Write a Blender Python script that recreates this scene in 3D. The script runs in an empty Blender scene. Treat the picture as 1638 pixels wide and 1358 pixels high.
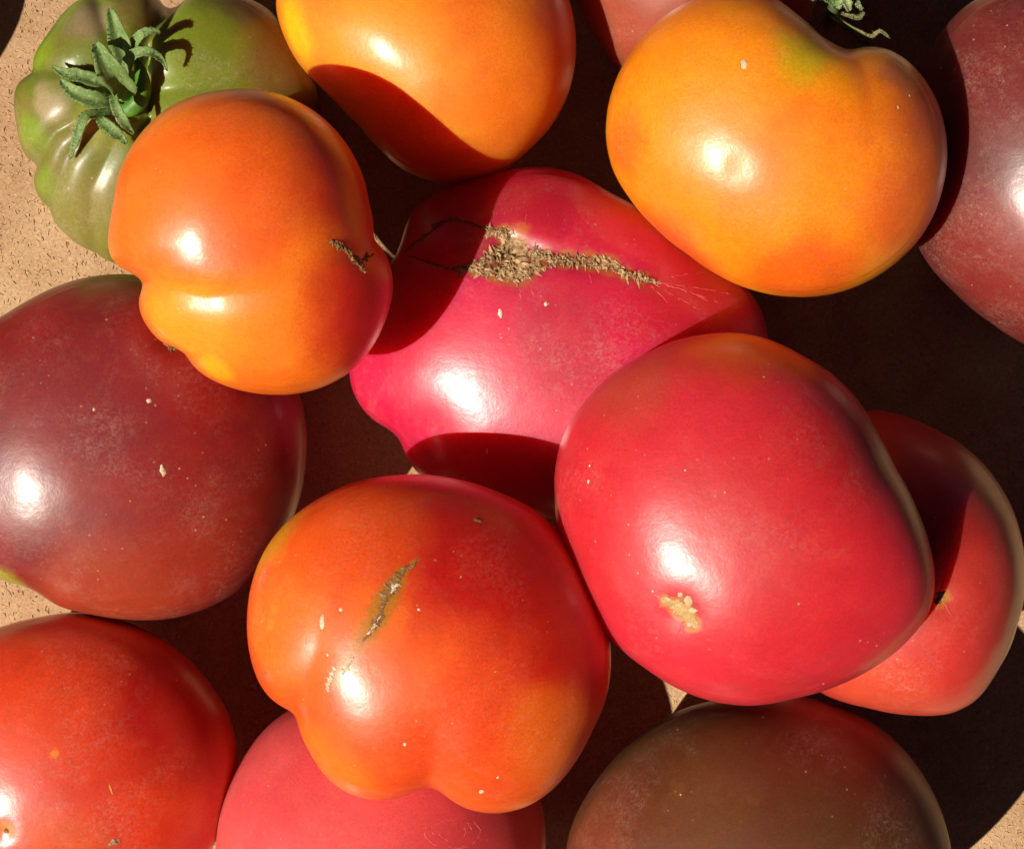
import bpy, bmesh, math, random
import numpy as np
from mathutils import Vector, Matrix, noise
from mathutils.bvhtree import BVHTree

random.seed(7)
rng = np.random.default_rng(7)
scene = bpy.context.scene
col = scene.collection

# ------------------------------------------------------------------ camera
PW, PH = 1638.0, 1358.0
CAM_H = 0.4635
U = 1.4957e-4                       # metres per unit used for heights
HFOV = 2 * math.atan(0.1225 / 0.39)
cam_d = bpy.data.cameras.new("camera")
cam_d.sensor_fit = 'HORIZONTAL'
cam_d.angle = HFOV
cam_d.clip_start = 0.01
cam_d.clip_end = 50
cam = bpy.data.objects.new("camera", cam_d)
cam.location = (0, 0, CAM_H)
col.objects.link(cam)
scene.camera = cam
CAM = Vector((0, 0, CAM_H))

# ------------------------------------------------------------------ light
SUN_EL = math.radians(50.5)
SUN_AZ = Vector((-0.86, -0.51, 0)).normalized()      # horizontal direction to the sun
to_sun = Vector((SUN_AZ.x * math.cos(SUN_EL), SUN_AZ.y * math.cos(SUN_EL), math.sin(SUN_EL)))
world = bpy.data.worlds.new("World")
scene.world = world
world.use_nodes = True
wn = world.node_tree.nodes
bg = wn['Background']
sky = wn.new('ShaderNodeTexSky')
sky.sky_type = 'NISHITA'
sky.sun_disc = False
sky.sun_elevation = SUN_EL
sky.sun_rotation = math.atan2(SUN_AZ.x, SUN_AZ.y)
sky.air_density = 0.06
sky.dust_density = 0.2
sky.ozone_density = 0.0
world.node_tree.links.new(sky.outputs[0], bg.inputs[0])
bg.inputs[1].default_value = 0.05
sun_d = bpy.data.lights.new("sun", 'SUN')
sun_d.energy = 5.0
sun_d.angle = math.radians(0.53)
sun_d.color = (1.0, 0.93, 0.80)
sun = bpy.data.objects.new("sun", sun_d)
sun.rotation_euler = to_sun.to_track_quat('Z', 'Y').to_euler()
sun.location = to_sun * 2
col.objects.link(sun)

scene.view_settings.view_transform = 'Standard'
scene.view_settings.look = 'None'
scene.view_settings.gamma = 1.0
scene.view_settings.exposure = 0.2
scene.view_settings.use_curve_mapping = False

# ------------------------------------------------------------------ helpers
def srgb(r, g, b):
    f = lambda c: (c / 255 / 12.92) if c / 255 <= 0.04045 else ((c / 255 + 0.055) / 1.055) ** 2.4
    return (f(r), f(g), f(b), 1.0)

def ray(px, py):
    t = math.tan(HFOV / 2)
    d = Vector(((px - PW / 2) / (PW / 2) * t, -(py - PH / 2) / (PW / 2) * t, -1.0))
    return d

def at(px, py, z):
    """world point on the sight line of a photograph pixel at height z (metres)"""
    return CAM + ray(px, py) * (CAM_H - z)

class NT:
    def __init__(self, name):
        self.m = bpy.data.materials.new(name)
        self.m.use_nodes = True
        self.t = self.m.node_tree
        self.b = self.t.nodes['Principled BSDF']
    def n(self, typ, **kw):
        nd = self.t.nodes.new(typ)
        for k, v in kw.items():
            setattr(nd, k, v)
        return nd
    def l(self, a, b):
        self.t.links.new(a, b)
    def noise(self, vec, scale, detail=3, rough=0.55, dist=0.0):
        nd = self.n('ShaderNodeTexNoise')
        nd.inputs['Scale'].default_value = scale
        nd.inputs['Detail'].default_value = detail
        nd.inputs['Roughness'].default_value = rough
        nd.inputs['Distortion'].default_value = dist
        self.l(vec, nd.inputs['Vector'])
        return nd
    def ramp(self, val, a, b, lo=0.0, hi=1.0, smooth=True):
        nd = self.n('ShaderNodeMapRange')
        nd.interpolation_type = 'SMOOTHSTEP' if smooth else 'LINEAR'
        self.l(val, nd.inputs['Value'])
        nd.inputs['From Min'].default_value = a
        nd.inputs['From Max'].default_value = b
        nd.inputs['To Min'].default_value = lo
        nd.inputs['To Max'].default_value = hi
        return nd.outputs[0]
    def mix(self, fac, a, b, blend='MIX'):
        nd = self.n('ShaderNodeMix', data_type='RGBA', blend_type=blend)
        for s, v in ((nd.inputs[0], fac), (nd.inputs[6], a), (nd.inputs[7], b)):
            if isinstance(v, (int, float)):
                s.default_value = v
            elif isinstance(v, tuple):
                s.default_value = v
            else:
                self.l(v, s)
        return nd.outputs[2]
    def math(self, op, a, b=0.0):
        nd = self.n('ShaderNodeMath', operation=op)
        for s, v in ((nd.inputs[0], a), (nd.inputs[1], b)):
            if isinstance(v, (int, float)):
                s.default_value = v
            else:
                self.l(v, s)
        return nd.outputs[0]
    def vmath(self, op, a, b=None, scale=None):
        nd = self.n('ShaderNodeVectorMath', operation=op)
        self.l(a, nd.inputs[0])
        if b is not None:
            if isinstance(b, tuple) or isinstance(b, Vector):
                nd.inputs[1].default_value = tuple(b)
            else:
                self.l(b, nd.inputs[1])
        if scale is not None:
            nd.inputs['Scale'].default_value = scale
        return nd
    def bump(self, h, strength, dist, prev=None):
        nd = self.n('ShaderNodeBump')
        nd.inputs['Strength'].default_value = strength
        nd.inputs['Distance'].default_value = dist
        self.l(h, nd.inputs['Height'])
        if prev is not None:
            self.l(prev, nd.inputs['Normal'])
        return nd.outputs[0]

def skin_mat(name, a, b, patches, seed, dust=0.3, speck=0.5, rough=0.40, sss=0.8, mott=26, coat=0.85, lift=0.0,
             sheen=0.0):
    """tomato skin: two pigments in soft clouds, placed patches of other ripeness, painted shade and rim reflection, lenticels, dust and fine relief"""
    t = NT(name)
    tc = t.n('ShaderNodeTexCoord')
    off = t.vmath('ADD', tc.outputs['Object'], (seed * 1.37, seed * 0.71, seed * 2.11)).outputs[0]
    obj = tc.outputs['Object']
    wn_ = t.noise(off, 55, 4)
    wv = t.vmath('SUBTRACT', wn_.outputs['Color'], (0.5, 0.5, 0.5)).outputs[0]
    wv = t.vmath('SCALE', wv, scale=0.014).outputs[0]
    warp = t.vmath('ADD', obj, wv).outputs[0]
    fw = t.vmath('SUBTRACT', t.noise(off, 420, 3).outputs['Color'], (0.5, 0.5, 0.5)).outputs[0]
    fine = t.vmath('ADD', obj, t.vmath('SCALE', fw, scale=0.0028).outputs[0]).outputs[0]
    n1 = t.noise(off, mott, 5, 0.6, 0.4)
    c = t.mix(t.ramp(n1.outputs[0], 0.36, 0.66), a, b)
    for (P, r0, r1, pc, st) in patches:
        d = t.vmath('DISTANCE', warp if r1 > 0.005 else fine, P).outputs['Value']
        f = t.ramp(d, r0, r1, st, 0.0)
        c = t.mix(f, c, pc)
    # blotchy clouds inside the flesh
    n2 = t.noise(off, 160, 5, 0.65)
    v = t.ramp(n2.outputs[0], 0.3, 0.7, 0.93, 1.06, False)
    c = t.mix(1.0, c, v, 'MULTIPLY')
    n5 = t.noise(off, 120, 6, 0.7, 0.6)
    c = t.mix(t.ramp(n5.outputs[0], 0.50, 0.74, 0.0, 0.12), c, t.mix(0.30, c, (0.95, 0.42, 0.14, 1)))
    # fine grain
    n3 = t.noise(off, 1700, 2, 0.7)
    v = t.ramp(n3.outputs[0], 0.28, 0.72, 0.86, 1.14, False)
    c = t.mix(1.0, c, v, 'MULTIPLY')
    # pale lenticel specks
    vo = t.n('ShaderNodeTexVoronoi')
    vo.inputs['Scale'].default_value = 520
    t.l(off, vo.inputs['Vector'])
    dot = t.ramp(vo.outputs['Distance'], 0.07, 0.20, 1.0, 0.0)
    sep = t.n('ShaderNodeSeparateColor')
    t.l(vo.outputs['Color'], sep.inputs[0])
    gate = t.ramp(sep.outputs[0], 0.66, 0.98, 0.0, 1.0)
    cl = t.ramp(t.noise(off, 60, 2).outputs[0], 0.40, 0.62)
    f = t.math('MULTIPLY', t.math('MULTIPLY', dot, gate), t.math('MULTIPLY', cl, speck))
    pale = t.mix(0.55, c, (0.75, 0.55, 0.40, 1))
    c = t.mix(f, c, pale)
    # dust: thin dry film in drifts with tiny scratches
    nd = t.noise(off, 38, 6, 0.68, 0.8)
    ns = t.noise(off, 900, 4, 0.75, 1.0)
    film = t.math('MULTIPLY', t.ramp(nd.outputs[0], 0.44, 0.72), t.ramp(ns.outputs[0], 0.40, 0.72))
    film = t.math('MULTIPLY', film, dust)
    c = t.mix(film, c, (0.55, 0.42, 0.33, 1))
    # tiny bright grit
    vg = t.n('ShaderNodeTexVoronoi')
    vg.inputs['Scale'].default_value = 190
    t.l(off, vg.inputs['Vector'])
    sg = t.n('ShaderNodeSeparateColor')
    t.l(vg.outputs['Color'], sg.inputs[0])
    g = t.math('MULTIPLY', t.ramp(vg.outputs['Distance'], 0.02, 0.06, 1, 0), t.ramp(sg.outputs[1], 0.80, 0.84, 0, 1))
    g = t.math('MULTIPLY', g, speck * 0.9)
    c = t.mix(g, c, (0.75, 0.62, 0.48, 1))
    t.l(c, t.b.inputs['Base Color'])
    rr = t.math('ADD', t.ramp(ns.outputs[0], 0.3, 0.7, rough + 0.06, rough + 0.16), t.math('MULTIPLY', film, 0.25))
    t.l(rr, t.b.inputs['Roughness'])
    t.b.inputs['IOR'].default_value = 1.45
    t.b.inputs['Specular IOR Level'].default_value = 0.38
    t.b.inputs['Subsurface Weight'].default_value = sss
    t.b.inputs['Subsurface Radius'].default_value = (1.0, 0.17, 0.05)
    t.b.inputs['Subsurface Scale'].default_value = 0.02
    t.b.inputs['Coat Weight'].default_value = coat
    t.b.inputs['Coat Roughness'].default_value = 0.30
    t.b.inputs['Coat IOR'].default_value = 1.45
    b1 = t.bump(n2.outputs[0], 0.12, 0.0009)
    b2 = t.bump(n3.outputs[0], 0.2, 0.00014, b1)
    t.l(b2, t.b.inputs['Normal'])
    t.l(t.bump(n3.outputs[0], 0.07, 0.00014, b1), t.b.inputs['Coat Normal'])
    return t.m

def plain_mat(name, a, b, scale, rough=0.7, bump=0.4, bd=0.0004, c3=None, s3=900, sss=0.0, trans=0.0):
    t = NT(name)
    tc = t.n('ShaderNodeTexCoord')
    o = tc.outputs['Object']
    n1 = t.noise(o, scale, 5, 0.65)
    c = t.mix(t.ramp(n1.outputs[0], 0.34, 0.66), a, b)
    n2 = t.noise(o, s3, 4, 0.7)
    if c3:
        c = t.mix(t.ramp(n2.outputs[0], 0.52, 0.68), c, c3)
    t.l(c, t.b.inputs['Base Color'])
    t.b.inputs['Roughness'].default_value = rough
    t.l(t.bump(n2.outputs[0], bump, bd), t.b.inputs['Normal'])
    if sss:
        t.b.inputs['Subsurface Weight'].default_value = sss
        t.b.inputs['Subsurface Radius'].default_value = (0.5, 0.8, 0.2)
        t.b.inputs['Subsurface Scale'].default_value = 0.001
    return t.m

def mesh_obj(name, verts, faces, mat, smooth=True):
    me = bpy.data.meshes.new(name)
    me.from_pydata(verts, [], faces)
    me.update()
    if smooth:
        me.polygons.foreach_set('use_smooth', [True] * len(me.polygons))
    me.materials.append(mat)
    o = bpy.data.objects.new(name, me)
    col.objects.link(o)
    return o

def tag(o, label, cat, group=None):
    o['label'] = label
    o['category'] = cat
    if group:
        o['group'] = group

# ------------------------------------------------------------------ board (the surface underneath)
def board_mat():
    t = NT("pressed fibre board")
    tc = t.n('ShaderNodeTexCoord')
    o = tc.outputs['Object']
    n1 = t.noise(o, 25, 5, 0.6)
    c = t.mix(t.ramp(n1.outputs[0], 0.3, 0.7), srgb(176, 134, 96), srgb(204, 166, 126))
    n2 = t.noise(o, 1200, 5, 0.75, 1.0)
    c = t.mix(1.0, c, t.ramp(n2.outputs[0], 0.3, 0.7, 0.58, 1.30, False), 'MULTIPLY')
    n4 = t.noise(o, 330, 3, 0.6, 2.5)
    ln = t.math('ABSOLUTE', t.math('SUBTRACT', n4.outputs[0], 0.5))
    f = t.math('MULTIPLY', t.ramp(ln, 0.0, 0.022, 1, 0), t.ramp(t.noise(o, 260, 3).outputs[0], 0.52, 0.60))
    c = t.mix(t.math('MULTIPLY', f, 0.3), c, srgb(105, 70, 45))
    t.l(c, t.b.inputs['Base Color'])
    t.b.inputs['Roughness'].default_value = 0.85
    b1 = t.bump(n2.outputs[0], 0.55, 0.0005)
    t.l(t.bump(n4.outputs[0], 0.12, 0.0005, b1), t.b.inputs['Normal'])
    return t.m

BX, BY, BT = 0.25, 0.22, 0.005
bm = bmesh.new()
bmesh.ops.create_cube(bm, size=1.0)
for v in bm.verts:
    v.co = Vector((v.co.x * 2 * BX, v.co.y * 2 * BY, (v.co.z - 0.5) * BT))
bmesh.ops.bevel(bm, geom=list(bm.edges), offset=0.0008, segments=2, affect='EDGES')
me = bpy.data.meshes.new("board")
bm.to_mesh(me)
bm.free()
me.materials.append(board_mat())
board = bpy.data.objects.new("board", me)
board['kind'] = "structure"
col.objects.link(board)

def fibres(n, name, colr, lmin, lmax, wid):
    vs, fs = [], []
    for i in range(n):
        x, y = random.uniform(-0.2, 0.2), random.uniform(-0.17, 0.17)
        a = random.uniform(0, math.pi)
        L = random.uniform(lmin, lmax)
        w = wid * random.uniform(0.5, 1.3)
        bend = random.uniform(-0.5, 0.5)
        k = len(vs)
        for s in (-0.5, 0.0, 0.5):
            aa = a + bend * s
            cx, cy = x + math.cos(a) * L * s - math.sin(a) * bend * L * 0.4 * (0.25 - s * s), y + math.sin(a) * L * s + math.cos(a) * bend * L * 0.4 * (0.25 - s * s)
            ww = w * (0.35 if s else 1.0)
            z = 0.00006 + random.uniform(0, 0.0002)
            vs.append((cx - math.sin(aa) * ww, cy + math.cos(aa) * ww, 0.00002))
            vs.append((cx, cy, z + 0.00008))
            vs.append((cx + math.sin(aa) * ww, cy - math.cos(aa) * ww, 0.00002))
        for q in (0, 3):
            fs += [(k + q, k + q + 1, k + q + 4, k + q + 3), (k + q + 1, k + q + 2, k + q + 5, k + q + 4)]
    o = mesh_obj(name, vs, fs, plain_mat(name, colr[0], colr[1], 300))
    o['kind'] = "stuff"
    o.parent = board
    return o
fibres(30000, "dark_wood_fibres", (srgb(134, 94, 62), srgb(166, 124, 86)), 0.0003, 0.0014, 0.00005)
fibres(26000, "pale_wood_fibres", (srgb(222, 188, 150), srgb(196, 156, 116)), 0.0005, 0.0019, 0.00009)

# ------------------------------------------------------------------ tomato bodies
NTH, NPH = 240, 150

class Tomato:
    pass

def make_tomato(name, centre, zc, ht, outline, hb=None, shift=(0, 0), a=0.92, b=0.92, creases=(), dents=(),
                seed=1, lump=0.012, mat=None, parts=False, keep=3.0):
    """centre: where the fruit stands (photograph pixel), zc height of its centre, ht/hb semi-heights (units of U);
    outline: its contour, from which the girth in every direction is taken; creases, dents: furrows and hollows."""
    T = Tomato()
    hb = hb or ht
    zc += 90
    if zc - hb < 100:
        hb = zc - 1
    C = at(centre[0], centre[1], zc * U)
    Z = (CAM - C).normalized()
    X = Vector((1, 0, 0))
    X = (X - Z * X.dot(Z)).normalized()
    Y = Z.cross(X)
    R = Matrix((X, Y, Z)).transposed()
    def loc(px, py):
        d = ray(px, py)
        s = (C - CAM).dot(Z) / d.dot(Z)
        p = CAM + d * s - C
        return p.dot(X), p.dot(Y)
    pts = [loc(*p) for p in outline]
    th = np.array([math.atan2(p[1], p[0]) for p in pts])
    rr = np.array([math.hypot(*p) for p in pts])
    o = np.argsort(th)
    th, rr = th[o], rr[o]
    th3 = np.concatenate([th - 2 * np.pi, th, th + 2 * np.pi])
    rr3 = np.tile(rr, 3)
    N = 720
    g = np.linspace(-np.pi, np.pi, N, endpoint=False)
    r = np.interp(g, th3, rr3)
    def smooth(r, sig):
        k = np.arange(-180, 181)
        w = np.exp(-0.5 * (k * 0.5 / sig) ** 2)
        w /= w.sum()
        rp = np.concatenate([r[-180:], r, r[:180]])
        return np.convolve(rp, w, 'valid')
    rs = smooth(r, 2.6)
    rl = smooth(r, 22.0)
    TH = np.linspace(-np.pi, np.pi, NTH, endpoint=False)
    rs = np.interp(TH, g, rs, period=2 * np.pi)
    rl = np.interp(TH, g, rl, period=2 * np.pi)
    PHI = np.linspace(0, np.pi, NPH + 1)[1:-1]
    s = np.sin(PHI)[:, None]
    c = np.cos(PHI)[:, None]
    wgt = s ** keep
    reff = rl[None, :] * (1 - wgt) + rs[None, :] * wgt
    rad = reff * s ** a
    hz = np.where(c > 0, ht * U, hb * U) * np.sign(c) * np.abs(c) ** b
    sh = np.maximum(c, 0) ** 1.6
    px_m = (C - CAM).length * 2 * math.tan(HFOV / 2) / PW
    x = rad * np.cos(TH)[None, :] + sh * shift[0] * px_m
    y = rad * np.sin(TH)[None, :] - sh * shift[1] * px_m
    z = hz * np.ones_like(x)
    V = np.stack([x, y, z], -1)
    rm = float(rs.mean())
    Nn = np.stack([x / rm ** 2, y / rm ** 2, z / (ht * U) ** 2], -1)
    Nn /= np.linalg.norm(Nn, axis=-1, keepdims=True) + 1e-12
    D = np.zeros(x.shape)
    for i in range(x.shape[0]):
        for j in range(0, x.shape[1]):
            p = Nn[i, j]
            D[i, j] = noise.noise(Vector((p[0] * 1.6 + seed * 3.1, p[1] * 1.6 - seed, p[2] * 1.6))) \
                    + 0.35 * noise.noise(Vector((p[0] * 4 + seed, p[1] * 4, p[2] * 4 - seed))) \
                    + 0.07 * noise.noise(Vector((p[0] * 11 - seed, p[1] * 11, p[2] * 11)))
    D *= lump * rm * (1 - 0.75 * wgt * (np.abs(c) < 0.35))
    front = np.clip((c + 0.35) / 0.35, 0, 1)
    for cr in creases:
        poly, depth, width = cr[0], cr[1] * px_m, cr[2] * px_m
        fade = cr[3] if len(cr) > 3 else (1.0, 0.0)
        P = np.array([loc(*p) for p in poly])
        seg = np.linalg.norm(np.diff(P, axis=0), axis=1)
        acc = np.concatenate([[0], np.cumsum(seg)])
        best = np.full(x.shape, 1e9)
        tt = np.zeros(x.shape)
        for k in range(len(P) - 1):
            d = P[k + 1] - P[k]
            L2 = (d ** 2).sum()
            u = np.clip(((x - P[k, 0]) * d[0] + (y - P[k, 1]) * d[1]) / L2, 0, 1)
            dd = np.hypot(x - P[k, 0] - u * d[0], y - P[k, 1] - u * d[1])
            m = dd < best
            best = np.where(m, dd, best)
            tt = np.where(m, (acc[k] + u * seg[k]) / acc[-1], tt)
        prof = np.exp(-np.abs(best / width) ** 1.6)
        amp = fade[0] + (fade[1] - fade[0]) * tt
        D -= depth * prof * amp * front
    for (dx, dy, rad_px, dep) in dents:
        lx, ly = loc(dx, dy)
        dd = np.hypot(x - lx, y - ly) / (rad_px * px_m)
        D -= dep * px_m * np.exp(-dd ** 2) * front
    V = V + Nn * D[..., None]
    def pole(sgn):
        row = V[0] if sgn > 0 else V[-1]
        return row.mean(axis=0)
    verts = [tuple(pole(1))] + [tuple(p) for p in V.reshape(-1, 3)] + [tuple(pole(-1))]
    faces = []
    nr = NPH - 1
    for j in range(NTH):
        faces.append((0, 1 + j, 1 + (j + 1) % NTH))
    for i in range(nr - 1):
        b0, b1 = 1 + i * NTH, 1 + (i + 1) * NTH
        for j in range(NTH):
            k = (j + 1) % NTH
            faces.append((b0 + j, b1 + j, b1 + k, b0 + k))
    last = len(verts) - 1
    b0 = 1 + (nr - 1) * NTH
    for j in range(NTH):
        faces.append((last, b0 + (j + 1) % NTH, b0 + j))
    M = Matrix.Translation(C) @ R.to_4x4()
    wv = [M @ Vector(v) for v in verts]
    T.bvh = BVHTree.FromPolygons(wv, faces)
    T.M, T.C, T.Z, T.pxm = M, C, Z, px_m
    T.Minv = M.inverted()
    zmin = min(v.z for v in wv)
    T.zmin = zmin
    def hit(px, py):
        d = ray(px, py).normalized()
        h = T.bvh.ray_cast(CAM, d)
        if h[0] is None:
            n = T.bvh.find_nearest(CAM + d * ((C - CAM).dot(d)))
            p, nn = n[0], n[1]
        else:
            p, nn = h[0], h[1]
        if nn.dot(CAM - p) < 0:
            nn = -nn
        return p, nn
    T.hit = hit
    T.local = lambda px, py: T.Minv @ hit(px, py)[0]
    if mat is not None:
        m = mat(T)
    body_name = "body" if parts else name
    ob = mesh_obj(body_name, verts, faces, m)
    ob.matrix_world = M
    T.body = ob
    if parts:
        root = bpy.data.objects.new(name, None)
        root.empty_display_size = 0.01
        root.location = (C.x, C.y, zmin)
        col.objects.link(root)
        T.root = root
        ob.parent = root
        ob.matrix_parent_inverse = Matrix.Translation(-root.location)
    else:
        T.root = ob
    return T

def skin(name, a, b, patches=(), **kw):
    """patches: (px, py, core radius px, outer radius px, colour, strength)"""
    def f(T):
        ps = []
        for (x, y, r0, r1, c, st) in patches:
            ps.append((tuple(T.local(x, y)), r0 * T.pxm, r1 * T.pxm, srgb(*c), st))
        return skin_mat(name, srgb(*a), srgb(*b), ps, **kw)
    return f

def add_part(T, ob):
    ob.parent = T.root
    ob.matrix_parent_inverse = Matrix.Translation(-Vector(T.root.location))
    return ob

# crust / ribbon laid on a fruit's skin
def resample(poly, step):
    out = []
    for (p, q) in zip(poly[:-1], poly[1:]):
        L = math.hypot(q[0] - p[0], q[1] - p[1])
        n = max(1, int(L / step))
        for i in range(n):
            u = i / n
            out.append(tuple(p[k] + (q[k] - p[k]) * u for k in range(3)))
    out.append(poly[-1])
    return out

def ribbon(T, polys, height, jag=0.5, wob=2.0, step=3.0, nx=6, lift=0.00004, shards=0, shard_len=12, rough_h=0.6):
    vs, fs = [], []
    for poly in polys:
        S = resample(poly, step)
        base = None
        prevrow = None
        for i, (x, y, w) in enumerate(S):
            a = S[max(0, i - 1)]
            b = S[min(len(S) - 1, i + 1)]
            tx, ty = b[0] - a[0], b[1] - a[1]
            L = math.hypot(tx, ty) or 1
            nx_, ny_ = -ty / L, tx / L
            x += random.uniform(-wob, wob) * 0.4
            y += random.uniform(-wob, wob) * 0.4
            wl = w * (1 + jag * (random.random() ** 2 * 2.2 - 0.5))
            wr = w * (1 + jag * (random.random() ** 2 * 2.2 - 0.5))
            row = []
            for k in range(nx + 1):
                u = k / nx * 2 - 1
                off = u * (wl if u < 0 else wr)
                p, n = T.hit(x + nx_ * off, y + ny_ * off)
                h = lift + height * (1 - abs(u) ** 2.2) * (1 - rough_h / 2 + rough_h * (random.random() - 0.5) * 2)
                if abs(u) > 0.99:
                    h = -0.00008
                row.append(len(vs))
                vs.append(tuple(p + n * h))
            if prevrow:
                for k in range(nx):
                    fs.append((prevrow[k], prevrow[k + 1], row[k + 1], row[k]))
            prevrow = row
        for _ in range(int(shards * len(S))):
            ii = random.randrange(len(S))
            x, y, w = S[ii]
            a_, b_ = S[max(0, ii - 1)], S[min(len(S) - 1, ii + 1)]
            sd = random.choice((-1, 1))
            ang = math.atan2(b_[0] - a_[0], -(b_[1] - a_[1])) + (0 if sd > 0 else math.pi) + random.uniform(-1.2, 1.2)
            dx, dy = math.cos(ang), math.sin(ang)
            L = shard_len * random.choice((0.3, 0.4, 0.5, 0.7, 1.2)) * random.uniform(0.7, 1.2)
            wd = min(6, L * random.uniform(0.25, 0.9))
            ox, oy = x + dx * w * random.uniform(0.3, 0.9), y + dy * w * random.uniform(0.3, 0.9)
            q0, n0 = T.hit(ox - dy * wd, oy + dx * wd)
            q1, n1 = T.hit(ox + dy * wd, oy - dx * wd)
            q2, n2 = T.hit(ox + dx * L, oy + dy * L)
            q3, n3 = T.hit(ox, oy)
            k = len(vs)
            vs += [tuple(q0 - n0 * 1e-4), tuple(q1 - n1 * 1e-4), tuple(q2 + n2 * height * random.uniform(0.0, 0.9)), tuple(q3 + n3 * height * random.uniform(0.7, 1.5))]
            fs += [(k, k + 2, k + 3), (k + 2, k + 1, k + 3), (k + 1, k, k + 3)]
    return vs, fs

CRUST = plain_mat("dry corky scar", srgb(206, 172, 128), srgb(146, 110, 72), 520, 0.9, 0.9, 0.0006, srgb(92, 64, 40), 1100)
CRUST_DARK = plain_mat("brown scar", srgb(150, 104, 52), srgb(116, 76, 36), 300, 0.85, 0.8, 0.0004, srgb(176, 142, 98), 900)
CRACK = plain_mat("healed skin crack", srgb(212, 70, 76), srgb(222, 108, 100), 400, 0.5, 0.3, 0.0002)
GRIT = plain_mat("pale grit", srgb(222, 204, 176), srgb(192, 162, 124), 500, 0.8, 0.5, 0.0003)
OCHRE = plain_mat("ochre stain", srgb(222, 128, 30), srgb(196, 110, 30), 350, 0.6, 0.3, 0.0002)

def crust(T, name, polys, height, mat, **kw):
    vs, fs = ribbon(T, polys, height, **kw)
    return add_part(T, mesh_obj(name, vs, fs, mat, smooth=False))

def fleck(T, px, py, rx, ry, ang=0, mat=None, h=0.28, name="speck", k_=0.85):
    """one small lump on the skin"""
    rx, ry = rx * k_, ry * k_
    p, n = T.hit(px, py)
    t1 = Vector((math.cos(ang), -math.sin(ang), 0))
    t1 = (t1 - n * t1.dot(n)).normalized()
    t2 = n.cross(t1)
    vs, fs = [], []
    m = 10
    for ring, (rr, hh) in enumerate(((1.0, -0.1), (0.75, 0.6), (0.35, 1.0))):
        for k in range(m):
            a = 2 * math.pi * k / m
            j = random.uniform(0.75, 1.25)
            vs.append(tuple(p + t1 * math.cos(a) * rx * T.pxm * rr * j + t2 * math.sin(a) * ry * T.pxm * rr * j
                            + n * hh * h * min(rx, ry) * T.pxm * random.uniform(0.7, 1.2)))
    for r_ in range(2):
        for k in range(m):
            fs.append((r_ * m + k, r_ * m + (k + 1) % m, (r_ + 1) * m + (k + 1) % m, (r_ + 1) * m + k))
    fs.append(tuple(range(2 * m, 3 * m)))
    return add_part(T, mesh_obj(name, vs, fs, mat or GRIT))

# ================================================================== the fruit
# --- ribbed green tomato, upper left
T1 = make_tomato("green_tomato", (262, 205), 152, 150,
    [(380, -8), (430, 15), (460, 55), (490, 100), (510, 150), (512, 200), (495, 260), (450, 330), (380, 390), (300, 425),
     (230, 430), (160, 413), (117, 385), (85, 353), (64, 321), (54, 295), (49, 270), (38, 248), (27, 200), (22, 160),
     (25, 140), (42, 112), (55, 88), (78, 57), (100, 25), (125, 2), (155, -14), (200, -22), (240, -20), (272, 4), (320, -14)],
    shift=(-25, -20), a=0.85, b=0.9, seed=1, keep=1.6, parts=True,
    creases=[([(218, 110), (238, 55), (262, 20), (285, -30)], 30, 18, (1.0, 0.9)),
             ([(190, 90), (166, 40), (150, -20)], 11, 13, (0.8, 1.0)),
             ([(150, 120), (90, 113), (36, 111)], 11, 15, (0.7, 1.0)),
             ([(150, 180), (92, 212), (46, 270)], 12, 13, (0.7, 1.0)),
             ([(165, 200), (112, 252), (78, 335)], 8, 12, (0.8, 1.0)),
             ([(192, 215), (150, 300), (150, 410)], 7, 14, (0.8, 0.6)),
             ([(232, 190), (250, 260), (240, 420)], 9, 16, (0.9, 0.4)),
             ([(245, 145), (330, 138), (430, 128)], 12, 16, (1.0, 0.3)),
             ([(236, 80), (232, 140), (240, 190), (225, 212)], 22, 9, (1.0, 0.9))],
    dents=[(200, 140, 48, 42)],
    mat=skin("green skin", (102, 116, 24), (124, 108, 50),
             [(110, 10, 20, 70, (116, 136, 26), 0.9), (60, 85, 18, 48, (120, 142, 24), 0.9), (45, 220, 14, 50, (120, 146, 26), 0.85),
              (75, 300, 10, 40, (118, 146, 30), 0.85), (140, 40, 20, 55, (146, 122, 92), 0.8), (80, 160, 14, 40, (160, 138, 100), 0.8),
              (150, 340, 30, 110, (132, 122, 54), 0.8), (330, 90, 60, 150, (122, 136, 34), 0.9), (450, 120, 30, 90, (120, 92, 36), 0.8),
              (390, 20, 20, 60, (112, 88, 50), 0.7), (230, 20, 20, 50, (122, 86, 50), 0.6), (170, 180, 20, 60, (178, 172, 70), 0.7)],
             seed=1, dust=0.45, speck=0.9, rough=0.42, sss=0.3, coat=0.5))
tag(T1.root, "green ribbed tomato with leafy green calyx in upper left corner", "tomato")

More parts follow.
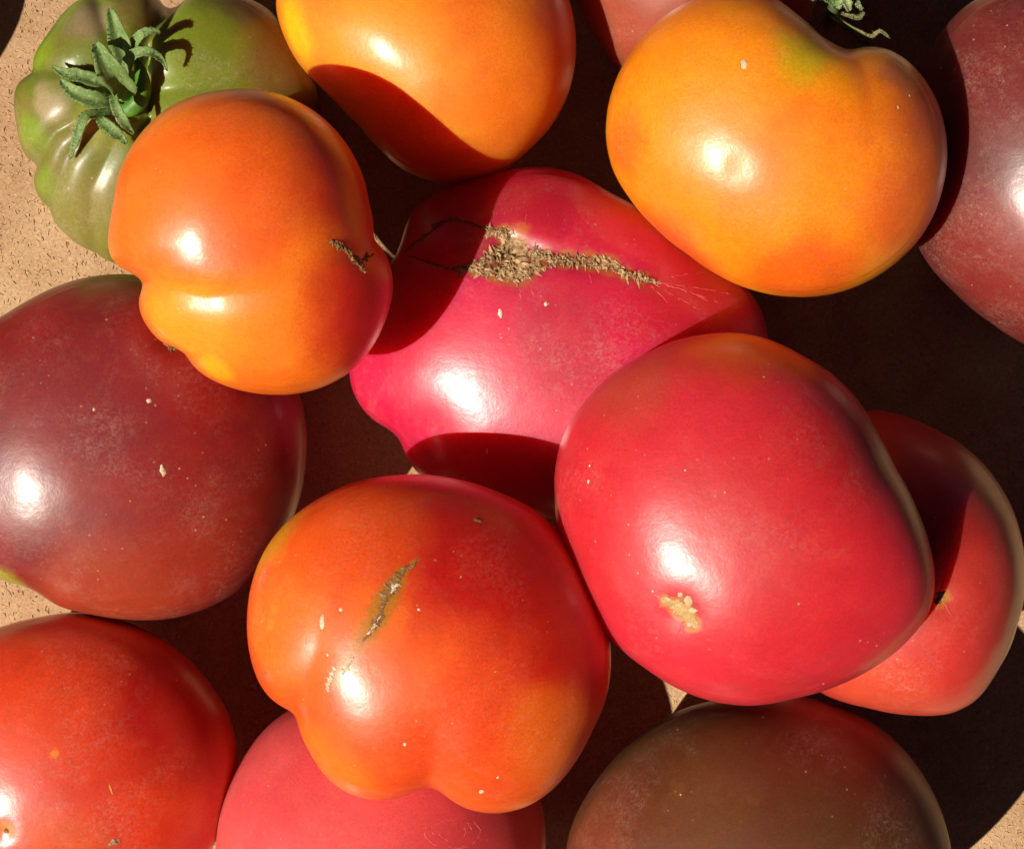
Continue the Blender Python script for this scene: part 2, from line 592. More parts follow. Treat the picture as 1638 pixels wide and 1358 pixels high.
# --- orange-red tomato lying over the green one
T2 = make_tomato("orange_tomato", (402, 392), 490, 185,
    [(330, 150), (385, 143), (440, 150), (500, 178), (545, 220), (575, 270), (590, 330), (600, 375), (622, 420), (629, 455),
     (620, 500), (595, 555), (560, 595), (515, 620), (460, 631), (400, 627), (350, 612), (310, 588), (284, 564), (250, 540),
     (225, 505), (215, 472), (218, 455), (212, 447), (190, 435), (177, 415), (173, 390), (180, 340), (185, 310), (190, 280),
     (215, 230), (255, 185), (290, 163)],
    hb=265, shift=(0, -24), a=0.88, b=0.93, seed=2, parts=True,
    creases=[([(195, 452), (250, 462), (330, 472), (410, 466), (480, 448), (540, 436)], 17, 24, (1.0, 0.0)),
             ([(275, 570), (310, 575), (350, 560)], 10, 14, (1.0, 0.0)),
             ([(610, 380), (585, 400), (540, 410)], 8, 18, (1.0, 0.2))],
    mat=skin("orange red skin", (242, 124, 22), (234, 98, 20),
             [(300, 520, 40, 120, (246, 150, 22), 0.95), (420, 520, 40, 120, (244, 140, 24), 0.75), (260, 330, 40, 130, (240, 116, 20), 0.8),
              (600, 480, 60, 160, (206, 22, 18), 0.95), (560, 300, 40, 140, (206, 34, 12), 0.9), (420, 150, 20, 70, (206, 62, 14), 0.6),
              (340, 585, 15, 45, (246, 170, 10), 0.8)],
             seed=2, dust=0.12, speck=0.35, rough=0.37))
crust(T2, "scar", [[(528, 385, 2.5), (542, 390, 6), (556, 402, 4.5), (564, 412, 5), (574, 422, 5.5), (583, 433, 2.5)],
                   [(574, 419, 2), (590, 412, 2.2), (597, 407, 1.2)]], 0.0004, CRUST_DARK, shards=0.9, shard_len=7)
tag(T2.root, "orange red tomato with deep side crease, lying over the green tomato", "tomato")

# --- orange tomato at the top edge
T3 = make_tomato("orange_tomato", (682, 92), 225, 222,
    [(440, 0), (445, 30), (460, 70), (480, 105), (510, 135), (540, 165), (575, 200), (605, 235), (640, 268), (680, 287), (722, 293),
     (770, 285), (815, 265), (850, 235), (885, 195), (908, 150), (919, 100), (920, 60), (912, 10), (895, -30), (850, -80),
     (780, -115), (690, -125), (600, -115), (520, -90), (465, -50)],
    shift=(20, 0), a=0.92, b=0.95, seed=3,
    mat=skin("golden orange skin", (238, 132, 24), (232, 112, 20),
             [(470, 50, 20, 70, (240, 176, 8), 0.95), (620, 60, 60, 150, (242, 150, 24), 0.7), (900, 60, 30, 120, (198, 66, 14), 0.85),  # last patch: shade of the right limb put into the colour
              (740, 10, 20, 90, (226, 100, 18), 0.6), (560, 180, 30, 120, (226, 92, 14), 0.7), (700, 280, 40, 120, (214, 74, 12), 0.8)],
             seed=3, dust=0.06, speck=0.2, rough=0.40))
tag(T3.root, "smooth golden orange tomato cut by the top edge, beside the green tomato", "tomato")

# --- brownish red tomato peeping out at the top edge
T4 = make_tomato("brown_tomato", (1110, -75), 178, 176,
    [(900, -80), (915, -20), (935, 25), (960, 70), (985, 105), (1040, 125), (1110, 130), (1200, 115), (1270, 60), (1310, -10),
     (1320, -80), (1280, -180), (1200, -250), (1110, -270), (1000, -240), (930, -170)], seed=4,
    mat=skin("brown red skin", (170, 70, 50), (150, 74, 48), [], seed=4, dust=0.5, speck=0.8, rough=0.42))
tag(T4.root, "dull brownish red tomato peeping out at top between two orange tomatoes", "tomato")

# --- yellow-orange tomato, upper right
T5 = make_tomato("yellow_orange_tomato", (1245, 240), 345, 200,
    [(1060, 30), (1100, 5), (1150, -12), (1200, -10), (1240, -3), (1270, 20), (1310, 45), (1342, 63), (1360, 71), (1382, 70),
     (1415, 76), (1445, 93), (1475, 123), (1498, 160), (1512, 210), (1515, 250), (1508, 300), (1490, 350), (1460, 395),
     (1420, 430), (1370, 458), (1320, 472), (1270, 475), (1210, 465), (1150, 440), (1100, 405), (1050, 365), (1010, 320),
     (980, 270), (970, 220), (974, 170), (990, 120), (1020, 70)],
    shift=(-10, -10), a=0.88, b=0.95, seed=5, parts=True,
    creases=[([(1350, 55), (1372, 90), (1388, 140), (1392, 200), (1380, 270)], 11, 30, (1.0, 0.0))],
    dents=[(1330, 45, 50, 8), (1188, 268, 26, 2.2)],
    mat=skin("yellow orange skin", (240, 140, 12), (234, 122, 14),
             [(1278, 88, 10, 80, (196, 166, 14), 0.85), (1330, 130, 20, 60, (226, 140, 10), 0.6), (1100, 160, 60, 160, (242, 142, 10), 0.8),
              (1080, 390, 40, 110, (228, 84, 20), 0.85), (1290, 450, 50, 120, (226, 92, 14), 0.85), (1000, 240, 20, 80, (230, 100, 16), 0.8),
              (1490, 200, 30, 110, (196, 76, 30), 0.85), (1450, 330, 40, 120, (222, 92, 24), 0.8), (1430, 110, 14, 50, (176, 84, 50), 0.7),
              (1250, 20, 20, 70, (222, 110, 14), 0.6)],
             seed=5, dust=0.14, speck=0.4, rough=0.38))
fleck(T5, 1190, 103, 6, 8)
fleck(T5, 1437, 172, 2.5, 3.5)
fleck(T5, 1455, 153, 2, 2.5)
tag(T5.root, "yellow orange tomato with green tinged shoulder and dried calyx, upper right", "tomato")

# --- purple tomato at the right edge
T6 = make_tomato("purple_tomato", (1672, 268), 212, 210,
    [(1610, -20), (1545, 10), (1500, 60), (1465, 130), (1450, 220), (1450, 320), (1470, 395), (1525, 465), (1585, 515), (1650, 555),
     (1720, 560), (1800, 520), (1870, 430), (1890, 300), (1870, 150), (1800, 40), (1710, -20)], seed=6, shift=(20, 0),
    mat=skin("dusky purple skin", (116, 34, 30), (102, 38, 34), [(1600, 420, 50, 150, (140, 44, 36), 0.7)],
             seed=6, dust=0.34, speck=1.0, rough=0.42, coat=0.7))
tag(T6.root, "dusky purple brown tomato cut by the right edge", "tomato")

# --- big pink tomato with the corky scar, middle
T7 = make_tomato("pink_tomato", (888, 555), 190, 188,
    [(640, 400), (660, 335), (700, 310), (740, 290), (800, 275), (850, 268), (890, 270), (930, 283), (975, 310), (1030, 340),
     (1090, 380), (1150, 430), (1200, 465), (1220, 500), (1228, 540), (1225, 600), (1190, 700), (1120, 780), (1040, 830), (960, 845),
     (890, 828), (800, 805), (720, 785), (675, 765), (650, 730), (628, 692), (595, 672), (570, 640), (557, 600), (565, 560),
     (590, 500), (615, 440)],
    shift=(20, 8), a=0.88, b=0.95, seed=7, parts=True,
    creases=[([(615, 700), (680, 715), (760, 720)], 6, 22, (1.0, 0.0)),
             ([(815, 400), (900, 415), (1040, 448)], 11, 16, (1.0, 0.7)),
             ([(815, 400), (760, 430), (690, 420)], 8, 12, (1.0, 0.4))],
    dents=[(815, 405, 34, 14)],
    mat=skin("raspberry pink skin", (210, 24, 74), (202, 28, 64),
             [(900, 540, 40, 130, (184, 40, 62), 0.8), (850, 320, 40, 120, (170, 24, 44), 0.8), (700, 600, 60, 160, (212, 24, 66), 0.8),
              (1100, 480, 40, 120, (188, 26, 44), 0.8), (745, 385, 14, 40, (196, 70, 40), 0.6)]
             + [(x, y, r, r * 1.55, (192, 96, 36), 0.8) for (x, y, r) in [(805, 372, 11), (820, 400, 24), (826, 430, 26), (790, 436, 13), (760, 431, 11), (738, 430, 9), (872, 413, 12), (905, 417, 13), (940, 420, 14), (972, 424, 15), (1000, 438, 11), (1028, 445, 10)]],
             seed=7, dust=0.30, speck=0.7, rough=0.34, coat=1.0))
P7 = [[(800, 366, 4), (815, 378, 12), (822, 398, 20), (828, 415, 24), (826, 432, 20), (822, 446, 8)],
      [(772, 364, 3), (785, 368, 4), (798, 372, 6), (812, 384, 10)],
      [(770, 420, 5), (785, 412, 10), (800, 405, 14), (820, 410, 20)],
      [(722, 432, 3), (740, 429, 6), (760, 430, 6), (780, 434, 9), (800, 438, 11), (825, 440, 12), (850, 438, 8)],
      [(850, 400, 9), (870, 413, 7), (895, 416, 9), (920, 418, 9), (945, 420, 10), (972, 422, 11), (985, 428, 6), (1000, 438, 6),
       (1020, 442, 6), (1040, 450, 4), (1050, 453, 1.5)],
      [(840, 432, 4), (865, 430, 3), (888, 425, 2)]]
P7B = [[(770, 364, 3), (750, 356, 4), (730, 351, 4), (708, 355, 3), (690, 362, 2.5)], [(722, 432, 4), (700, 424, 3), (680, 418, 3), (655, 410, 2)],
       [(705, 358, 1.5), (685, 375, 2), (665, 388, 2), (650, 400, 1.5)]]
crust(T7, "scar", P7, 0.00055, CRUST, jag=0.55, wob=2.5, step=2.5, nx=10, shards=0.5, shard_len=13, rough_h=1.0)
crust(T7, "scar", [[(x, y, w * 0.7) for (x, y, w) in q] for q in P7B], 0.0003, CRUST_DARK, jag=0.8, shards=0.4, shard_len=6)
CR7 = [[(840, 360, 1.2), (843, 335, 1.2), (845, 312, 0.6)], [(832, 462, 1.0), (834, 500, 0.9), (833, 545, 0.5)], [(848, 458, 0.9), (856, 478, 0.7), (857, 492, 0.5)],
       [(1050, 452, 1.4), (1090, 463, 1.1), (1150, 484, 0.5)], [(1048, 455, 1.2), (1080, 474, 0.9), (1120, 497, 0.4)],
       [(1050, 450, 1.2), (1085, 440, 1.0), (1130, 436, 0.4)], [(1052, 452, 0.9), (1100, 458, 0.8), (1165, 470, 0.4)], [(1040, 456, 0.8), (1060, 476, 0.5), (1075, 490, 0.3)],
       [(1055, 452, 0.7), (1110, 470, 0.7), (1140, 486, 0.4)], [(943, 440, 0.7), (950, 462, 0.5)], [(815, 346, 0.7), (822, 325, 0.5)]]
def dashes(polys):
    out = []
    for q in polys:
        S = resample(q, 4)
        k = 0
        while k < len(S) - 2:
            n = random.randint(3, 8)
            seg = [(x + random.uniform(-0.8, 0.8), y + random.uniform(-0.8, 0.8), w * random.uniform(0.4, 1.1)) for (x, y, w) in S[k:k + n]]
            if len(seg) > 1:
                out.append(seg)
            k += n + random.randint(0, 2)
    return out
crust(T7, "crack", dashes(CR7), 0.00004, CRACK, jag=0.9, wob=1.0, nx=2, step=4)
fleck(T7, 800, 502, 4, 8, -0.2)
fleck(T7, 873, 486, 3.5, 4)
fleck(T7, 779, 722, 2, 6)
tag(T7.root, "large raspberry pink tomato with jagged corky scar, in the middle", "tomato")

# --- purple-red tomato, left
T8 = make_tomato("purple_tomato", (212, 715), 200, 198,
    [(0, 510), (40, 485), (85, 462), (130, 447), (180, 440), (250, 447), (330, 480), (420, 550), (470, 610), (487, 670), (487, 740),
     (470, 820), (430, 895), (380, 945), (320, 975), (250, 991), (190, 990), (140, 980), (95, 970), (60, 946), (35, 933), (5, 930),
     (-40, 900), (-85, 820), (-105, 720), (-100, 620), (-60, 540)], seed=8, shift=(20, -5), a=0.92, parts=True,
    dents=[(262, 552, 20, 6)],
    mat=skin("purple red skin", (148, 34, 28), (122, 36, 34),
             [(320, 580, 60, 170, (150, 14, 12), 0.85), (180, 960, 60, 150, (160, 60, 28), 0.85), (330, 900, 40, 140, (156, 44, 16), 0.7),  # first patch: deep red painted for the side turned from the sun
              (5, 925, 14, 45, (140, 140, 20), 0.95), (180, 455, 20, 70, (120, 60, 36), 0.7), (450, 760, 40, 110, (130, 30, 14), 0.7),
              (150, 640, 60, 160, (134, 38, 44), 0.7)],
             seed=8, dust=0.32, speck=0.9, rough=0.42))
fleck(T8, 260, 752, 5, 10, -0.2)
fleck(T8, 150, 655, 2.5, 3)
fleck(T8, 238, 641, 4, 4)
crust(T8, "scar", [[(262, 548, 3), (272, 555, 4), (282, 560, 2)]], 0.0004, CRUST_DARK, shards=1.0, shard_len=5)
tag(T8.root, "dark purple red dusty tomato with one pale fleck, at the left edge", "tomato")

# --- orange-red lobed tomato, lower middle
T9 = make_tomato("orange_tomato", (690, 1030), 455, 205,
    [(640, 762), (690, 762), (740, 770), (800, 790), (860, 820), (910, 870), (950, 935), (970, 1000), (976, 1050), (970, 1110),
     (945, 1170), (915, 1225), (880, 1265), (840, 1290), (795, 1300), (750, 1295), (716, 1282), (690, 1271), (650, 1275), (600, 1280),
     (560, 1270), (520, 1240), (495, 1200), (470, 1158), (440, 1130), (415, 1090), (400, 1040), (397, 985), (405, 930), (425, 880),
     (455, 840), (500, 805), (560, 775)],
    shift=(-10, -10), a=0.86, b=0.92, seed=9, parts=True,
    creases=[([(445, 1160), (485, 1110), (515, 1040), (530, 960)], 16, 30, (1.0, 0.0)),
             ([(688, 1300), (690, 1220), (700, 1120)], 20, 34, (1.0, 0.0))],
    mat=skin("orange red lobed skin", (238, 94, 18), (228, 74, 16),
             [(440, 860, 30, 80, (222, 150, 16), 0.95), (780, 860, 90, 220, (196, 16, 14), 0.95), (930, 1030, 60, 160, (204, 26, 12), 0.9),  # dark red upper right: riper colour plus painted terminator shade
              (450, 1010, 40, 130, (240, 112, 22), 0.9), (520, 1230, 40, 120, (238, 116, 20), 0.8), (880, 1180, 40, 120, (236, 108, 16), 0.8),
              (590, 860, 50, 120, (226, 84, 22), 0.7), (600, 980, 20, 70, (236, 110, 20), 0.7), (437, 975, 2, 12, (190, 130, 20), 0.8), (434, 1000, 2, 12, (190, 130, 20), 0.8)]
             + [(x, y, r * 0.55, r * 1.35, (186, 116, 20), 0.85) for (x, y, r) in [(660, 900, 6), (645, 914, 9), (632, 935, 17), (618, 958, 20), (604, 985, 21), (588, 1010, 20), (570, 1032, 15), (552, 1060, 14), (536, 1085, 14)]],
             seed=9, dust=0.16, speck=0.6, rough=0.37))
crust(T9, "scar", [[(668, 895, 1), (660, 906, 4), (648, 909, 3.5), (640, 920, 6), (630, 934, 9), (618, 950, 8), (612, 968, 4), (608, 985, 5), (600, 1000, 6),
                    (590, 1014, 3), (580, 1026, 1)]], 0.00012, CRUST_DARK, jag=0.7, nx=5, step=2, shards=0.15, shard_len=5)
crust(T9, "scar", [[(640, 934, 1), (630, 937, 3), (627, 950, 2)], [(610, 984, 1), (603, 995, 2), (594, 1008, 3.5), (587, 1014, 1)],
                   [(566, 1050, 1.5), (556, 1064, 4), (548, 1078, 3)], [(536, 1066, 2), (528, 1085, 4), (524, 1105, 2)]], 0.00022, GRIT, jag=0.9, nx=5, step=2)
fleck(T9, 515, 993, 5, 12)
fleck(T9, 524, 1047, 3, 3)
fleck(T9, 770, 1266, 5, 5)
fleck(T9, 545, 975, 3, 3)
fleck(T9, 648, 1190, 3, 4)
fleck(T9, 797, 1243, 3, 3)
fleck(T9, 670, 975, 3, 2)
fleck(T9, 765, 832, 9, 5, 0, CRUST_DARK)
tag(T9.root, "orange red lobed tomato with ochre streaked scar, lower middle of the pile", "tomato")

# --- pink-red tomato on top of the pile, right of middle
T10 = make_tomato("pink_tomato", (1190, 828), 458, 215,
    [(1130, 537), (1180, 534), (1230, 545), (1280, 570), (1330, 600), (1370, 640), (1400, 690), (1430, 750), (1465, 815), (1485, 870),
     (1495, 925), (1485, 980), (1450, 1025), (1400, 1065), (1340, 1095), (1270, 1115), (1200, 1127), (1140, 1120), (1085, 1100),
     (1030, 1065), (975, 1020), (935, 965), (905, 890), (890, 820), (888, 770), (895, 720), (910, 680), (940, 640), (980, 600),
     (1030, 570), (1080, 547)],
    shift=(8, -16), a=0.86, b=0.92, seed=10, parts=True,
    dents=[(1092, 975, 30, 7)],
    mat=skin("pink red skin", (206, 40, 54), (200, 34, 44),
             [(1180, 560, 40, 110, (202, 62, 22), 0.9), (1010, 620, 30, 110, (190, 70, 50), 0.7), (1360, 700, 40, 120, (168, 20, 22), 0.7),  # dark red by the right limb: shaded band painted into the skin
              (1250, 800, 60, 180, (196, 34, 42), 0.6), (1040, 1050, 50, 140, (212, 40, 58), 0.7), (1460, 800, 20, 70, (190, 100, 50), 0.7), (1064, 961, 8, 15, (214, 128, 70), 0.8), (1090, 973, 16, 25, (214, 128, 70), 0.8),  # tan patch on the right rim: reflected board painted in
              (1108, 996, 11, 19, (214, 128, 70), 0.8)],
             seed=10, dust=0.16, speck=0.9, rough=0.38))
crust(T10, "scar_base", [[(1058, 958, 3), (1068, 963, 6), (1080, 966, 9), (1094, 975, 12), (1104, 988, 9), (1113, 1001, 4)]], 0.00015,
      plain_mat("beige scar base", srgb(196, 158, 104), srgb(176, 136, 84), 600, 0.85, 0.6, 0.0003), jag=0.5, nx=6, step=2.5)
CRUST_P = plain_mat("pale corky scar", srgb(206, 180, 138), srgb(178, 144, 100), 700, 0.85, 0.7, 0.0004)
for (x, y, rx, ry, an) in [(1084, 967, 9, 6, 0.3), (1101, 961, 7, 8, 0.6), (1107, 977, 8, 5, -0.3), (1098, 986, 5, 8, 0.2), (1089, 981, 6, 5, 0.8), (1067, 962, 8, 6, 0.2),
                           (1111, 996, 6, 7, 0), (1088, 951, 4, 4, 0), (1102, 998, 4, 4, 0), (1075, 970, 4, 5, 0)]:
    fleck(T10, x, y, rx, ry, an, CRUST_P, 0.14, "blossom_scar", 1.05)
crust(T10, "crack", [[(1034, 941, 0.6), (1045, 950, 1.8), (1058, 958, 2.5)], [(1090, 1000, 0.8), (1082, 1020, 0.4)]], 0.00008, CRACK, jag=0.4, nx=2)
fleck(T10, 941, 770, 3, 4)
fleck(T10, 943, 745, 2, 2)
fleck(T10, 1096, 752, 2, 2)
tag(T10.root, "pink red tomato with beige blossom scar, on top right of middle", "tomato")

# --- red tomato behind it on the right
T11 = make_tomato("red_tomato", (1438, 905), 245, 240,
    [(1390, 655), (1440, 665), (1500, 690), (1560, 730), (1600, 780), (1630, 850), (1638, 920), (1625, 1000), (1595, 1070),
     (1560, 1120), (1520, 1140), (1460, 1142), (1390, 1130), (1320, 1110), (1260, 1060), (1230, 980), (1230, 880), (1260, 780), (1320, 690)],
    seed=11, shift=(10, 20), a=0.9, parts=True, dents=[(1503, 955, 20, 5)],
    mat=skin("salmon red skin", (200, 56, 44), (194, 46, 36), [(1560, 740, 30, 100, (168, 60, 26), 0.7), (1400, 1110, 40, 120, (206, 76, 44), 0.7),
             (1480, 780, 60, 150, (170, 24, 18), 0.8), (1503, 955, 8, 20, (206, 130, 40), 0.8)], seed=11, dust=0.25, speck=0.8, rough=0.44))  # dark red patch: shadow of the pink tomato put into the colour
crust(T11, "blossom_scar", [[(1498, 965, 2), (1502, 957, 6), (1507, 946, 4)]], 0.0004, CRUST, jag=0.6, shards=1.5, shard_len=6)
crust(T11, "crack", [[(1506, 942, 1.5), (1512, 920, 0.5)], [(1500, 968, 1.5), (1492, 990, 0.5)], [(1508, 962, 1.2), (1524, 986, 0.5)], [(1495, 945, 1), (1488, 928, 0.4)]],
      0.00005, CRACK, jag=0.4, nx=2)
tag(T11.root, "salmon red tomato tucked behind the pink one at right edge", "tomato")

# --- brown tomato at the bottom edge
T12 = make_tomato("brown_tomato", (1214, 1382), 245, 243,
    [(905, 1380), (912, 1330), (935, 1280), (970, 1230), (1020, 1180), (1080, 1140), (1150, 1120), (1220, 1115), (1300, 1118),
     (1370, 1140), (1430, 1185), (1475, 1240), (1505, 1300), (1520, 1358), (1515, 1450), (1450, 1560), (1340, 1630), (1200, 1650),
     (1060, 1610), (960, 1530), (915, 1450)], seed=12, a=0.92,
    mat=skin("brown olive skin", (104, 48, 22), (94, 56, 26), [(1350, 1160, 30, 220, (122, 24, 14), 0.75), (1120, 1290, 30, 120, (112, 66, 28), 0.5),  # dark red top: the fruit's own shade painted into the skin
             (960, 1330, 30, 110, (136, 62, 36), 0.7), (1480, 1300, 30, 90, (116, 62, 26), 0.7)], seed=12, dust=0.3, speck=1.0, rough=0.46, coat=0.4))
tag(T12.root, "dull olive brown tomato at bottom edge, right of middle", "tomato")

# --- red tomato, lower left corner
T13 = make_tomato("red_tomato", (112, 1232), 205, 203,
    [(0, 1005), (60, 990), (110, 982), (170, 990), (230, 1010), (290, 1050), (335, 1100), (365, 1150), (378, 1210), (370, 1280),
     (345, 1345), (300, 1400), (220, 1450), (110, 1470), (0, 1450), (-90, 1390), (-140, 1290), (-145, 1190), (-110, 1090), (-50, 1025)],
    seed=13, a=0.92, shift=(45, -45), parts=True, dents=[(10, 1328, 14, 4)],
    mat=skin("scarlet skin", (218, 62, 18), (208, 50, 18), [(290, 1120, 60, 160, (176, 8, 6), 0.9), (60, 1140, 40, 140, (222, 70, 16), 0.7),  # first patch: terminator at upper right painted as deep red
             (100, 1350, 30, 90, (212, 84, 20), 0.7), (87, 1205, 4, 9, (226, 130, 16), 0.95), (10, 1325, 6, 18, (216, 140, 60), 0.8)],
             seed=13, dust=0.28, speck=0.6, rough=0.41))
fleck(T13, 10, 1328, 5, 5, 0, CRUST_DARK)
fleck(T13, 178, 1262, 2.5, 9, -0.3, OCHRE)
crust(T13, "scar", [[(172, 1352, 2), (182, 1348, 4), (192, 1344, 3)]], 0.0002, CRUST, jag=0.7, shards=0.6, shard_len=5)
tag(T13.root, "scarlet tomato in the lower left corner", "tomato")

# --- pink tomato at the bottom edge
T14 = make_tomato("pink_tomato", (610, 1375), 212, 210,
    [(347, 1350), (355, 1290), (385, 1220), (430, 1160), (480, 1125), (560, 1110), (650, 1110), (740, 1140), (810, 1190), (855, 1250),
     (870, 1310), (868, 1390), (840, 1480), (770, 1560), (670, 1600), (560, 1600), (450, 1560), (380, 1480), (350, 1410)],
    seed=14, a=0.9, parts=True,
    mat=skin("rose pink skin", (224, 84, 84), (216, 72, 76), [(740, 1330, 30, 100, (206, 64, 70), 0.7)], seed=14, dust=0.25, speck=0.6, rough=0.44))
arcs = []
for q in range(16):
    t0 = random.uniform(0, 6.3)
    f = random.choice((1.0, 1.0, 0.9, 0.72, 0.5))
    arcs.append([((724 + f * 44 * math.cos(t) + random.uniform(-2, 2)), 1330 + f * 27 * math.sin(t) + random.uniform(-1.5, 1.5), random.uniform(0.3, 1.3))
                 for t in np.linspace(t0, t0 + random.uniform(0.4, 1.3), 9)])
SCUFF = plain_mat("scuffed skin", srgb(218, 86, 84), srgb(222, 100, 96), 400, 0.6, 0.3, 0.0002)
crust(T14, "ring_mark", arcs, 0.00003, SCUFF, jag=1.0, wob=1.5, nx=2)
tag(T14.root, "rose pink tomato at bottom edge under the lobed orange one", "tomato")

# --- one more of the pile, just past the left edge; its shadow reaches into the corner
T15 = make_tomato("red_tomato", (-440, 60), 190, 188,
    [(-440 + 190 * math.cos(q), 60 + 200 * math.sin(q)) for q in np.linspace(0, 2 * math.pi, 24, endpoint=False)], seed=15,
    mat=skin("plain red skin", (200, 44, 26), (186, 36, 24), [], seed=15))
tag(T15.root, "red tomato lying past the left edge, its shadow darkening the upper left corner", "tomato")

# ------------------------------------------------------------------ calyx
SEPAL = plain_mat("green sepal", srgb(92, 120, 56), srgb(118, 142, 76), 300, 0.65, 0.6, 0.0003, srgb(156, 164, 112), 1100, sss=0.15)
SEPAL_P = plain_mat("pale sepal underside", srgb(140, 152, 104), srgb(164, 170, 116), 300, 0.65, 0.6, 0.0003, srgb(112, 140, 88), 900, sss=0.15)
STEM_D = plain_mat("stem in painted shade", srgb(60, 78, 30), srgb(44, 58, 24), 260, 0.7, 0.5, 0.0003)  # stem green darkened, shade of the shoulder put into the colour
STEM = plain_mat("green stem", srgb(70, 116, 30), srgb(94, 138, 40), 260, 0.5, 0.3, 0.0002, None, 900, sss=0.2)
DRY = plain_mat("dried sepal", srgb(128, 122, 80), srgb(96, 100, 56), 320, 0.8, 0.6, 0.0003, srgb(150, 136, 96), 900)

def sepal(pts, fold, mat, parent_ob, Zdir, name="sepal", tipcurl=0.0):
    """pts: world-space spine with half-widths (m); a folded, tapering, slightly toothed leaf blade"""
    vs, fs = [], []
    P = [Vector(p[0]) for p in pts]
    W = [p[1] for p in pts]
    n = 22
    sp = []
    m = len(P)
    for i in range(n + 1):
        u = i / n * (m - 1)
        k = min(int(u), m - 2)
        f = u - k
        p0, p1, p2, p3 = P[max(k - 1, 0)], P[k], P[k + 1], P[min(k + 2, m - 1)]
        q = 0.5 * ((2 * p1) + (p2 - p0) * f + (2 * p0 - 5 * p1 + 4 * p2 - p3) * f * f + (3 * p1 - p0 - 3 * p2 + p3) * f ** 3)
        sp.append((q, W[k] + (W[k + 1] - W[k]) * f))
    for i, (q, w) in enumerate(sp):
        t = (sp[min(i + 1, n)][0] - sp[max(i - 1, 0)][0]).normalized()
        side = t.cross(Zdir)
        side = side.normalized() if side.length > 1e-6 else Vector((1, 0, 0))
        up = side.cross(t).normalized()
        w *= random.uniform(0.9, 1.1)
        for k in range(7):
            u = (k - 3) / 3
            vs.append(tuple(q + side * u * w + up * (fold * w * (abs(u) ** 1.4) - 0.10 * w * random.random())))
    for i in range(n):
        for k in range(6):
            a = i * 7 + k
            fs.append((a, a + 1, a + 8, a + 7))
    for _ in range(150):                     # fine hairs on blade and edges
        i = random.randrange(1, n)
        k = random.choice((0, 0, 6, 6, 1, 2, 3, 4, 5))
        p = Vector(vs[i * 7 + k])
        d = Vector((random.uniform(-1, 1), random.uniform(-1, 1), random.uniform(0.2, 1))).normalized()
        L = random.uniform(1.5, 4.0) * U
        e = d.cross(Vector((0, 0, 1))).normalized() * 0.22 * U
        q = len(vs)
        vs += [tuple(p - e), tuple(p + e), tuple(p + d * L)]
        fs.append((q, q + 1, q + 2))
    o = mesh_obj(name, vs, fs, mat)
    sm = o.modifiers.new("thick", 'SOLIDIFY')
    sm.thickness = 0.0002
    sm.offset = 0
    return o

def tube(pts, name, mat, seg=14):
    vs, fs = [], []
    P = [Vector(p[0]) for p in pts]
    R = [p[1] for p in pts]
    n = 20
    m = len(P)
    sp = []
    for i in range(n + 1):
        u = i / n * (m - 1)
        k = min(int(u), m - 2)
        f = u - k
        p0, p1, p2, p3 = P[max(k - 1, 0)], P[k], P[k + 1], P[min(k + 2, m - 1)]
        sp.append((0.5 * ((2 * p1) + (p2 - p0) * f + (2 * p0 - 5 * p1 + 4 * p2 - p3) * f * f + (3 * p1 - p0 - 3 * p2 + p3) * f ** 3),
                   R[k] + (R[k + 1] - R[k]) * f))
    up = Vector((0.3, 0.2, 1))
    for i, (q, r) in enumerate(sp):
        t = (sp[min(i + 1, n)][0] - sp[max(i - 1, 0)][0]).normalized()
        s = t.cross(up).normalized()
        u2 = s.cross(t)
        for k in range(seg):
            a = 2 * math.pi * k / seg
            rr = r * (1 + 0.06 * math.sin(3 * a + i * 0.3))
            vs.append(tuple(q + s * math.cos(a) * rr + u2 * math.sin(a) * rr))
    for i in range(n):
        for k in range(seg):
            fs.append((i * seg + k, i * seg + (k + 1) % seg, (i + 1) * seg + (k + 1) % seg, (i + 1) * seg + k))
    fs.append(tuple(range(seg))[::-1])
    fs.append(tuple(n * seg + k for k in range(seg)))
    return mesh_obj(name, vs, fs, mat)

zt1 = T1.hit(200, 150)[0].z / U            # surface height in the stem hollow
def calyx_pts(spec, zbase, wk=1.0):
    return [(at(x, y, (zbase + h) * U), w * U * wk) for (x, y, h, w) in spec]

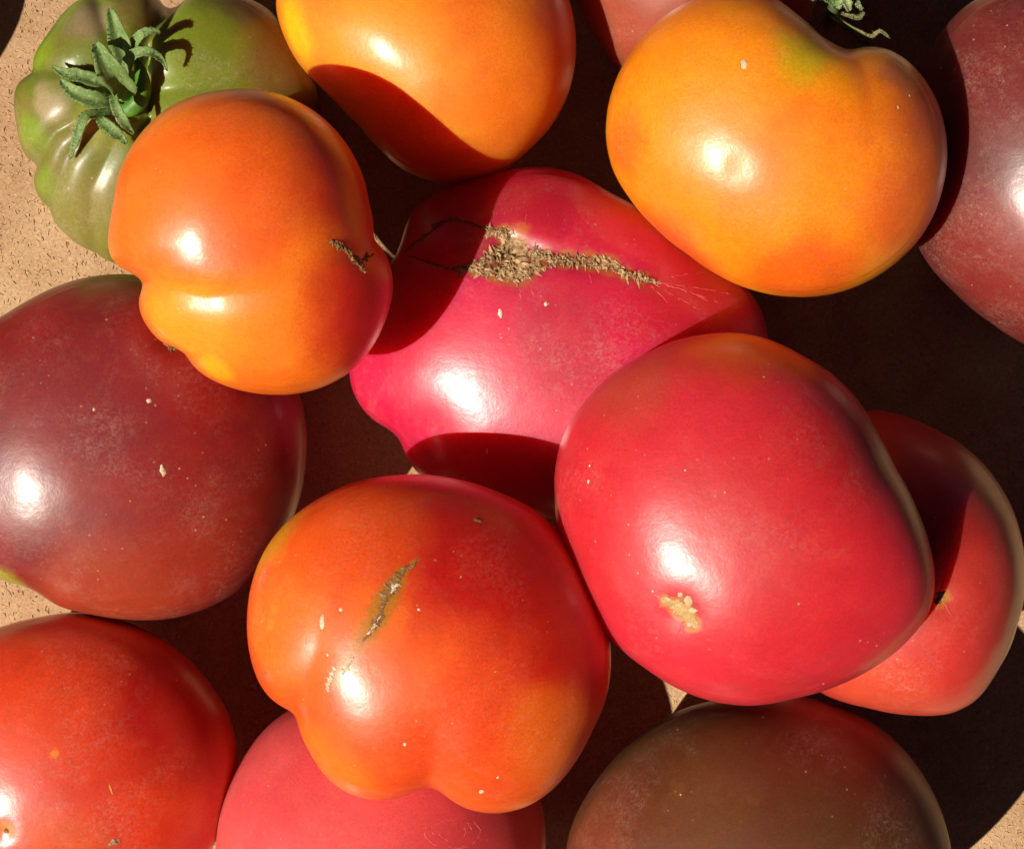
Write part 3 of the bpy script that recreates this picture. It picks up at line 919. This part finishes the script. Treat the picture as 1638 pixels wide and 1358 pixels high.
cal = bpy.data.objects.new("calyx", None)
cal.empty_display_size = 0.01
cal.location = at(195, 150, zt1 * U)
col.objects.link(cal)
add_part(T1, cal)
def sub(ob, par):
    ob.parent = par
    ob.matrix_parent_inverse = Matrix.Translation(-Vector(par.location))
sep_specs = [
    # (px, py, height above hollow, half width)
    ([(203, 120, 22, 5), (200, 92, 55, 15), (189, 58, 74, 17), (181, 30, 78, 10), (175, 14, 76, 2)], 0.75, SEPAL),
    ([(205, 118, 22, 4), (212, 78, 62, 8), (224, 58, 78, 8), (240, 50, 80, 6), (257, 53, 72, 1.5)], 0.4, SEPAL),
    ([(201, 125, 25, 5), (204, 102, 60, 9), (218, 86, 82, 9), (240, 84, 84, 7), (260, 97, 70, 4), (267, 114, 56, 1)], 0.5, SEPAL),
    ([(208, 155, 28, 7), (196, 138, 62, 19), (176, 112, 92, 20), (163, 88, 104, 13), (153, 70, 106, 7)], 0.8, SEPAL),
    ([(186, 150, 22, 5), (162, 134, 42, 10), (127, 122, 54, 11), (103, 118, 56, 8), (82, 106, 60, 1)], 0.6, SEPAL),
    ([(190, 160, 24, 6), (165, 163, 46, 13), (140, 158, 56, 14), (113, 144, 58, 10), (97, 128, 58, 3)], 0.6, SEPAL),
    ([(182, 152, 70, 5), (184, 168, 76, 8), (196, 192, 74, 9), (205, 204, 62, 6), (214, 215, 48, 1.5)], 0.4, SEPAL),
    ([(184, 176, 22, 6), (158, 183, 42, 7), (137, 186, 56, 8), (127, 208, 54, 8), (119, 232, 44, 6), (111, 255, 32, 1.5)], 0.4, SEPAL),
    ([(172, 180, 26, 5), (160, 190, 40, 8), (177, 207, 48, 11), (192, 218, 44, 8), (203, 230, 38, 2)], 0.4, SEPAL)]
for i, (spec, fold, m_) in enumerate(sep_specs):
    sub(sepal(calyx_pts(spec, zt1, 1.02), fold, m_, cal, Vector((0, 0, 1))), cal)
sub(tube(calyx_pts([(180, 188, 2, 8), (204, 178, 14, 13), (222, 162, 22, 15), (229, 138, 24, 14), (224, 110, 24, 9), (214, 92, 22, 4)], zt1), "stem", STEM), cal)
sub(tube(calyx_pts([(196, 158, -20, 24), (196, 156, 8, 24), (195, 152, 20, 18), (194, 150, 27, 8)], zt1), "calyx_hub", STEM, 18), cal)

# dried calyx of the yellow-orange tomato
cal5 = bpy.data.objects.new("calyx", None)
cal5.empty_display_size = 0.01
ZC5 = 455
cal5.location = at(1335, 30, ZC5 * U)
col.objects.link(cal5)
add_part(T5, cal5)
dry_specs = [
    ([(1322, 20, 0, 3), (1338, 32, 10, 4), (1352, 41, 14, 4), (1373, 51, 14, 3), (1393, 59, 12, 3), (1401, 53, 14, 3), (1410, 51, 18, 3), (1424, 62, 12, 1)], 0.4, DRY),
    ([(1343, 37, 10, 3), (1356, 46, 8, 5), (1366, 56, 4, 3), (1373, 66, 2, 3), (1386, 70, 2, 3), (1400, 70, 4, 1.5)], 0.4, DRY),
    ([(1340, 14, 20, 3), (1350, -4, 40, 6), (1355, 6, 44, 7), (1358, 18, 34, 3)], 0.5, SEPAL_P),
    ([(1345, 12, 10, 2), (1366, 0, 30, 3), (1372, 8, 32, 4), (1379, 16, 26, 2)], 0.3, SEPAL_P),
    ([(1346, 22, 10, 2), (1362, 27, 16, 3), (1374, 29, 16, 4), (1382, 20, 18, 1.5)], 0.3, DRY),
    ([(1336, 12, 16, 3), (1322, -2, 34, 6), (1308, -6, 36, 5), (1298, 0, 24, 2)], 0.4, SEPAL),
    ([(1330, 8, 12, 4), (1342, 0, 36, 7), (1338, -20, 46, 7), (1330, -40, 44, 2)], 0.4, SEPAL)]
for spec, fold, m_ in dry_specs:
    sub(sepal(calyx_pts(spec, ZC5), fold, m_, cal5, Vector((0, 0, 1))), cal5)
sub(tube(calyx_pts([(1325, 34, -50, 15), (1328, 26, -14, 15), (1332, 18, 4, 10), (1336, 2, 14, 8), (1338, -18, 26, 8)], ZC5), "stem", STEM_D), cal5)
